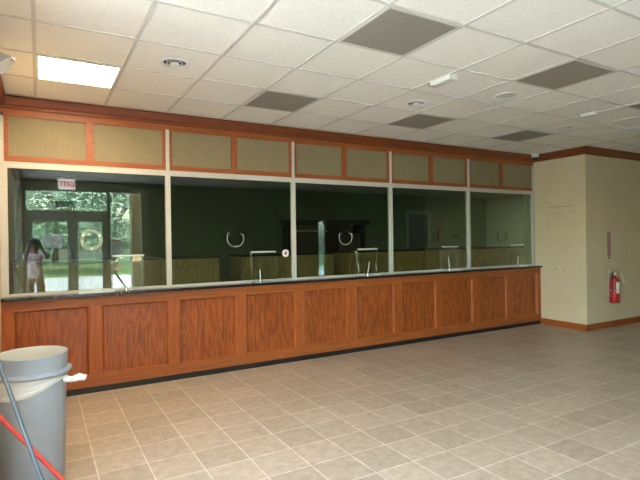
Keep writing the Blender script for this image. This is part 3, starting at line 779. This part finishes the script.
t = thing('ceiling_light', 'added square fill lamp hidden on the teller room ceiling, at its right end', 'ceiling light', (9.2, 6.9, 2.47), 'lit ceiling lights'); O = (9.2, 6.9, 2.47)  # added fill lamp, kept out of sight, brightens the teller room's right wall
pobj('diffuser', box(B(), 8.93, 9.47, 6.63, 7.17, 2.458, 2.464), M['fill_teller'], t, O, O)
bm = B()
for (p, q_, u, v) in ((8.9, 9.5, 6.6, 6.63), (8.9, 9.5, 7.17, 7.2), (8.9, 8.93, 6.63, 7.17), (9.47, 9.5, 6.63, 7.17)): box(bm, p, q_, u, v, 2.455, 2.47)
pobj('frame', bm, M['white'], t, O, O)

# ------------------------------------------------------------------ entrance behind the camera (mirrored in the glass)
bm = B()
y0, y1 = YB-.10, YB
for (a, b, c, d_) in ((XL, -.235, 0, 2.80), (1.36, 1.435, 0, 2.80), (2.11, 2.28, 0, 2.80)): box(bm, a, b, y0, y1, c, d_, .003)
for (a, b, c, d_) in ((-.235, 1.36, 2.63, 2.80), (-.235, 1.36, 2.045, 2.20), (1.435, 2.11, 2.64, 2.80), (1.435, 2.11, 0, .12)): box(bm, a, b, y0+.002, y1-.002, c, d_, .003)
struct('trim_7', bm, M['bronze'])
w1 = struct('window_1', box(B(), -.235, 1.36, YB-.055, YB-.047, 2.20, 2.63), M['doorglass'])
Md = T(.483, YB-.0455, 2.335)@FACE_MY
o = text_obj('street_number', '8300', .178, M['darkp'], Md, w1, .001, bold=.010); o['label'] = 'black numerals 8300'
struct('window_2', box(B(), 1.435, 2.11, YB-.055, YB-.047, .12, 2.64), M['doorglass'])
w3 = struct('window_3', box(B(), 6.96, 7.18, YB-.055, YB-.047, .16, 1.99), glass('dark_tinted_glass', (.55, .66, .70), 1.5))
bm = B()
for (a, b, c, d_) in ((6.92, 6.96, .12, 2.03), (7.18, 7.22, .12, 2.03), (6.96, 7.18, .12, .16), (6.96, 7.18, 1.99, 2.03)): box(bm, a, b, YB-.09, YB+.01, c, d_)
obj('window_frame', bm, M['bronze'], w3)
def leaf(nm, x0, x1, hx, sx):
    bm = B(); yy0, yy1 = YB-.075, YB-.03
    for (a, b, c, d_) in ((x0, x0+.10, .01, 2.04), (x1-.10, x1, .01, 2.04), (x0+.10, x1-.10, 1.955, 2.04), (x0+.10, x1-.10, .01, .26)): box(bm, a, b, yy0, yy1, c, d_, .003)
    d = obj(nm, bm, M['bronze'], None, (x0, YB, 0)); d['kind'] = 'structure'
    pobj('glass_pane', box(B(), x0+.10, x1-.10, YB-.057, YB-.049, .26, 1.955), M['doorglass'], d, (x0, YB, 0), (x0, YB, .3))
    bm = B(); tube(bm, [(hx, YB-.03, .95), (hx, YB+.02, .95), (hx, YB+.03, .98), (hx, YB+.03, 1.27), (hx, YB+.02, 1.30), (hx, YB-.03, 1.30)], .012, 10)
    pobj('pull_handle', bm, M['steel'], d, (x0, YB, 0), (hx, YB, 1), smooth=True)
    bm = B(); cyl(bm, (x0+.10, YB+.015, 1.02), (x1-.10, YB+.015, 1.02), .014, n=12); pobj('push_bar', bm, M['steel'], d, (x0, YB, 0), (x0, YB, 1.02), smooth=True)
leaf('door_1', -.230, .650, .600, 1)
leaf('door_2', .655, 1.355, .705, -1)
tag(obj('notice_sheet', box(B(), .09, .27, YB-.0485, YB-.047, 1.385, 1.645), M['paper'], None, (.18, YB-.048, 1.5)), 'white notice sheet taped on the entrance door, left of the pair, mirrored in the glass', 'notice', 'sheets on the entrance glass')
tag(obj('notice_sheet', box(B(), .275, .440, YB-.0485, YB-.047, 1.375, 1.670), M['paper'], None, (.36, YB-.048, 1.5)), 'white notice sheet taped on the entrance door, right of the pair, mirrored in the glass', 'notice', 'sheets on the entrance glass')
t = thing('notice_sheet', 'white poster with a red band taped on the entrance sidelight', 'notice', (1.56, YB-.047, 1.3), 'sheets on the entrance glass'); O = (1.56, YB-.047, 1.3)
pobj('sheet', box(B(), 1.46, 1.66, YB-.0470, YB-.0455, 1.20, 1.53), M['paper'], t, O, O)
pobj('red_band', box(B(), 1.46, 1.66, YB-.0475, YB-.0445, 1.495, 1.53), M['redtxt'], t, O, O)
# exit sign hung from the ceiling, lettering towards the room
t = thing('exit_sign', 'white EXIT sign with red letters over the entrance, mirrored in the leftmost glass', 'exit sign', (.53, -.93, ZC)); O = (.53, -.93, ZC)
pobj('housing', box(B(), .37, .69, -.96, -.90, 2.635, 2.845, .006), M['exit_white'], t, O, O)
bm = B(); lathe(bm, [(0, 0), (.06, 0), (.055, -.015), (.02, -.027), (0, -.027)], 24, T(.53, -.93, ZC+.002)); pobj('canopy', bm, M['white'], t, O, O, smooth=True)
Me = T(.53, -.8985, 2.740)@Matrix.Rotation(PI, 4, 'Z')@FACE_MY
o = text_obj('lettering', 'EXIT', .150, M['exit_red'], T(-O[0], -O[1], -O[2])@Me, t, .001, bold=.004); o['label'] = 'red letters EXIT'

# ------------------------------------------------------------------ outdoors beyond the doors
struct('ground', box(B(), -60, 40, -45, 30, -.26, -.14), M['grass'])
obj('parking_lot', box(B(), -9, 40, -13, -1.45, -.14, -.02), M['asphalt'])['kind'] = 'structure'
obj('pavement', box(B(), -9, -.46, -1.45, 12, -.14, -.02), M['asphalt'])['kind'] = 'structure'
t = thing('porch_column', 'tan square porch column outside the entrance, mirrored in the leftmost glass', 'column', (2.29, -2.95, -.02)); O = (2.29, -2.95, -.02)
pobj('shaft', box(B(), 2.13, 2.45, -3.11, -2.79, -.02, 3.2, .01), M['tan'], t, O, O)
pobj('base', box(B(), 2.09, 2.49, -3.15, -2.75, -.02, .22, .015), M['tan'], t, O, O)
obj('sky_shade_slab', box(B(), -1.6, 4.2, -3.6, -1.45, 3.2, 3.4), M['tan'])['kind'] = 'structure'  # added slab out of view, shades the entrance and cuts frontal daylight
def tree(x, y, h, lb, seed):
    rnd = random.Random(seed)
    t = thing('leafy_tree', lb, 'tree', (x, y, -.04), 'trees across the parking lot')
    bm = B(); tube(bm, [(0, 0, 0), (.05, 0, h*.25), (-.03, .05, h*.5), (.02, 0, h*.75)], [.22, .17, .12, .05], 12)
    for a in range(5):
        an = a*1.26+seed; tube(bm, [(0, 0, h*.35), (math.cos(an)*.7, math.sin(an)*.7, h*.5), (math.cos(an)*1.4, math.sin(an)*1.4, h*.62)], [.08, .05, .02], 8)
    obj('trunk', bm, M['bark'], t, smooth=True)
    bm = B()
    lobes = [(rnd.gauss(0, h*.15), rnd.gauss(0, h*.11), h*rnd.uniform(.14, .9), h*rnd.uniform(.13, .22)) for _ in range(20)]
    for _ in range(15000):
        cx, cy, cz, rr = rnd.choice(lobes)
        v = Vector((rnd.gauss(0, 1), rnd.gauss(0, 1), rnd.gauss(0, 1))).normalized()*rr*rnd.uniform(.6, 1.05)
        p = Vector((cx, cy, cz))+v
        if p.z < .5: continue
        q = Vector((rnd.gauss(0, 1), rnd.gauss(0, 1), rnd.gauss(0, 1)+.6)).to_track_quat('Z', 'Y'); s = rnd.uniform(.065, .125)*h/7.5
        bm.faces.new([bm.verts.new(p+q@Vector(c)*s) for c in ((-1, 0, 0), (0, -.55, .1), (1, 0, -.1), (0, .55, .1))])
    obj('foliage', bm, M['leaf'], t)
for i, (x, y, h, lb) in enumerate([(-10.8, -18, 7., 'first leafy tree across the parking lot, nearest the left door'), (-2.9, -20, 7.5, 'tall leafy tree across the parking lot straight beyond the doors'),
                              (3.6, -17.5, 7., 'leafy tree across the parking lot beyond the right door'), (10.2, -19.5, 7., 'leafy tree across the parking lot beyond the porch column'),
                              (23., -18, 7.5, 'farthest leafy tree across the parking lot, well past the porch column'),
                              (-9.5, -29, 11., 'taller back-row tree behind the gap left of the doors'), (1.0, -30, 11.5, 'tallest back-row tree behind the two trees beyond the doors'),
                              (11., -29, 11., 'taller back-row tree behind the porch column')]):
    tree(x, y, h, lb, i+1)

# ------------------------------------------------------------------ the person holding the phone
R_ = Vector((.8662, -.4997, 0)); F_ = Vector((.4997, .8662, 0))
def skin_obj(name, verts, edges, mat, parent, sub=2, root=0):
    me = bpy.data.meshes.new(name); me.from_pydata([v[:3] for v in verts], edges, [])
    o = bpy.data.objects.new(name, me); COL.objects.link(o); o.parent = parent
    me.materials.append(mat)
    md = o.modifiers.new('skin', 'SKIN'); md.use_smooth_shade = True
    lay = me.skin_vertices[0].data if len(me.skin_vertices) else None
    if lay is None:
        bpy.context.view_layer.update(); lay = me.skin_vertices[0].data
    for i, v in enumerate(verts):
        r = v[3] if len(v) > 3 else .05
        lay[i].radius = (r, v[4] if len(v) > 4 else r)
        lay[i].use_root = (i == root)
    ss = o.modifiers.new('sub', 'SUBSURF'); ss.levels = sub; ss.render_levels = sub
    return o
PX, PY = -.075, -.36
per = thing('person', 'person in a pale pink shirt holding a phone up, mirrored in the leftmost glass', 'person', (PX, PY, 0))
def chain(V, E, pts, start=None):
    prev = start
    for p_ in pts:
        V.append(p_); k_ = len(V)-1
        if prev is not None: E.append((prev, k_))
        prev = k_
    return prev
def L3(w, r): return (w[0]-PX, w[1]-PY, w[2], r)
camp = Vector((0, 0, CAM_Z))
pc = camp-R_*.062-F_*.013                       # phone centre
lh = pc-R_*.090-F_*.022+Vector((0, 0, -.012)); rh = pc+R_*.090-F_*.026+Vector((0, 0, -.030))
V, E = [], []
V.append((0, 0, .86, .104)); pel = 0
ch = chain(V, E, [(0, .0, .98, .108), (0, .0, 1.10, .112), (0, .0, 1.20, .110)], pel)
nk = chain(V, E, [(0, .01, 1.285, .062), (0, .015, 1.335, .050)], ch)
hd_ = chain(V, E, [(.005, .036, 1.382, .070), (.008, .034, 1.430, .092), (.008, .028, 1.485, .098), (.008, .02, 1.53, .072)], nk)
for s in (-1, 1):
    sh = chain(V, E, [(s*.10, 0, 1.262, .055), (s*.165, .0, 1.245, .050)], ch)
    el = (-.245, -.14, 1.20) if s < 0 else (.150, -.16, 1.20)
    hp = lh if s < 0 else rh
    ex, ey, ez, _ = L3(el, 0)
    hx, hy, hz, _ = L3(hp, 0)
    wx, wy, wz = hx*.80+ex*.20, hy*.80+ey*.20, hz*.80+ez*.20
    k_ = chain(V, E, [((s*.165+ex)/2, ey/2, (1.245+ez)/2-.01, .043), (ex, ey, ez, .037), ((ex+wx)/2, (ey+wy)/2, (ez+wz)/2, .033), (wx, wy, wz, .024), (hx*.94+ex*.06, hy*.94+ey*.06, hz*.94+ez*.06-.004, .022)], sh)
    palm = V[k_]
    base = Vector(palm[:3])
    # four fingers curl round the back of the phone edge, thumb stays on the screen side
    for f in range(4):
        ln_ = (.030, .034, .032, .026)[f]
        z_ = .026-.017*f
        b0 = base+Vector((0, 0, z_))-R_*s*.002
        b1 = b0+F_*ln_*.55-R_*s*.004; b2 = b1+F_*ln_*.25-R_*s*(ln_*.5)
        chain(V, E, [(*b0, .0085), (*b1, .0078), (*b2, .0065)], k_)
    b0 = base+Vector((0, 0, -.018))-R_*s*.018-F_*.004; b1 = b0-R_*s*.020+Vector((0, 0, .010))
    chain(V, E, [(*b0, .0095), (*b1, .008)], k_)
for s in (-1, 1):
    chain(V, E, [(s*.068, 0, .79, .066), (s*.090, .01, .62, .062), (s*.098, .012, .47, .055), (s*.10, -.005, .30, .050), (s*.10, -.015, .10, .035), (s*.10, .0, .045, .036), (s*.11, .10, .03, .030)], pel)
skin_obj('body', V, E, M['skin'], per, 2)
# head details
Hc = Vector((.008, .03, 1.445))
bm = B(); bmesh.ops.create_uvsphere(bm, u_segments=28, v_segments=18, radius=.098)
for v in list(bm.verts):
    p_ = v.co.copy()
    v.co = Vector((p_.x*1.0, p_.y*1.06-.012, p_.z*1.08+.030))
bmesh.ops.delete(bm, geom=[v for v in bm.verts if v.co.y > .038+.5*max(0, v.co.z) or v.co.z < -.065], context='VERTS')
bmesh.ops.solidify(bm, geom=bm.faces[:], thickness=.006)
bmesh.ops.translate(bm, verts=bm.verts, vec=Hc); obj('hair', bm, M['hair'], per, smooth=True)
for s in (-1, 1):
    bm = B(); bmesh.ops.create_uvsphere(bm, u_segments=14, v_segments=10, radius=.012)
    bmesh.ops.translate(bm, verts=bm.verts, vec=Hc+Vector((s*.030, .080, .010))); ey_ = obj('eye', bm, M['eye'], per, smooth=True)
    bm = B(); bmesh.ops.create_uvsphere(bm, u_segments=12, v_segments=8, radius=.0065)
    bmesh.ops.translate(bm, verts=bm.verts, vec=Hc+Vector((s*.030, .088, .010))); obj('iris', bm, M['hair'], ey_, smooth=True)
    bm = B(); bmesh.ops.create_uvsphere(bm, u_segments=14, v_segments=10, radius=.026)
    for v in bm.verts: v.co.x *= .35; v.co.y *= .7
    bmesh.ops.translate(bm, verts=bm.verts, vec=Hc+Vector((s*.082, .0, .0))); obj('ear', bm, M['skin'], per, smooth=True)
bm = B(); tube(bm, [Hc+Vector((0, .078, .012)), Hc+Vector((0, .094, -.012)), Hc+Vector((0, .092, -.024))], [.007, .013, .010], 10); obj('nose', bm, M['skin'], per, smooth=True)
bm = B(); tube(bm, [Hc+Vector((-.022, .066, -.045)), Hc+Vector((0, .074, -.043)), Hc+Vector((.022, .066, -.045))], [.003, .007, .003], 8); obj('mouth', bm, M['lip'], per, smooth=True)
# clothes
V2, E2 = [(0, 0, .76, .150)], []
c2 = chain(V2, E2, [(0, 0, .84, .156), (0, 0, .93, .152), (0, 0, 1.02, .145), (0, 0, 1.12, .146), (0, 0, 1.21, .135)], 0)
chain(V2, E2, [(0, .008, 1.285, .072)], c2)
for s in (-1, 1):
    el = (-.245, -.14, 1.20) if s < 0 else (.150, -.16, 1.20); ex, ey, ez, _ = L3(el, 0)
    chain(V2, E2, [(s*.10, 0, 1.262, .068), (s*.165, 0, 1.245, .062), ((s*.165+ex)/2, ey/2, (1.245+ez)/2-.01, .057), (s*.165*.15+ex*.85, ey*.85, 1.245*.15+ez*.85, .052)], c2)
skin_obj('shirt', V2, E2, M['shirt'], per, 2)
V3, E3 = [(0, 0, .96, .120)], []
hp_ = chain(V3, E3, [(0, 0, .86, .124)], 0)
for s in (-1, 1):
    chain(V3, E3, [(s*.070, 0, .77, .090), (s*.095, .01, .62, .085), (s*.098, .012, .47, .070), (s*.10, -.005, .30, .066), (s*.10, -.012, .09, .060)], hp_)
skin_obj('trousers', V3, E3, M['trousers'], per, 2)
for s in (-1, 1):
    V4, E4 = [], []
    chain(V4, E4, [(s*.10, -.035, .045, .042), (s*.102, .03, .046, .044), (s*.108, .10, .036, .038), (s*.110, .145, .030, .028)])
    skin_obj('shoe', V4, E4, M['shoe'], per, 2)
t = thing('phone', 'dark phone held up sideways in both hands in front of the face', 'phone', pc)
t.matrix_world = Matrix(((R_.x, F_.x, 0, pc.x), (R_.y, F_.y, 0, pc.y), (0, 0, 1, pc.z), (0, 0, 0, 1)))
obj('case', box(B(), -.075, .075, -.004, .004, -.037, .037, .0035), M['darkp'], t)
obj('screen', box(B(), -.070, .070, -.0050, -.0038, -.033, .033, .0003), M['black'], t)
bm = B(); box(bm, .040, .072, .0035, .0052, .002, .034, .0006); obj('lens_block', bm, M['darkp'], t)

# ------------------------------------------------------------------ light
w = bpy.data.worlds.new('sky'); SC.world = w; w.use_nodes = True
nt = w.node_tree; bg = nt.nodes['Background']
sky = nt.nodes.new('ShaderNodeTexSky'); sky.sky_type = 'NISHITA'; sky.sun_disc = False
sky.sun_elevation = math.radians(48); sky.sun_rotation = math.radians(30); sky.air_density = 1.4; sky.dust_density = 3.
nt.links.new(sky.outputs[0], bg.inputs['Color']); bg.inputs['Strength'].default_value = 1.5
sl = bpy.data.lights.new('sun', 'SUN'); sl.energy = 18.; sl.angle = math.radians(1); sl.color = (1, .95, .87)
so = bpy.data.objects.new('sun', sl); COL.objects.link(so)
so.rotation_euler = Vector((-.45, -.62, -.95)).to_track_quat('-Z', 'Y').to_euler()

# ------------------------------------------------------------------ camera
yaw, pit, rol, foc = .5230, -.0020, -.0140, 487.1
f = Vector((math.sin(yaw)*math.cos(pit), math.cos(yaw)*math.cos(pit), math.sin(pit)))
r = Vector((math.cos(yaw), -math.sin(yaw), 0)); u = r.cross(f)
r2 = r*math.cos(rol)+u*math.sin(rol); u2 = -r*math.sin(rol)+u*math.cos(rol)
cam = bpy.data.cameras.new('camera'); co = bpy.data.objects.new('camera', cam); COL.objects.link(co)
co.matrix_world = Matrix(((r2.x, u2.x, -f.x, 0), (r2.y, u2.y, -f.y, 0), (r2.z, u2.z, -f.z, CAM_Z), (0, 0, 0, 1)))
cam.sensor_width = 36; cam.lens = foc/640*36; cam.clip_start = .01
SC.camera = co
SC.view_settings.view_transform = 'Standard'; SC.view_settings.look = 'None'
SC.view_settings.gamma = 1; SC.view_settings.use_curve_mapping = False
SC.view_settings.exposure = 1.7
SC.cycles.max_bounces = 14; SC.cycles.diffuse_bounces = 5; SC.cycles.glossy_bounces = 8; SC.cycles.transparent_max_bounces = 24
SC.cycles.use_denoising = True; SC.cycles.use_adaptive_sampling = False; SC.cycles.sample_clamp_indirect = 8
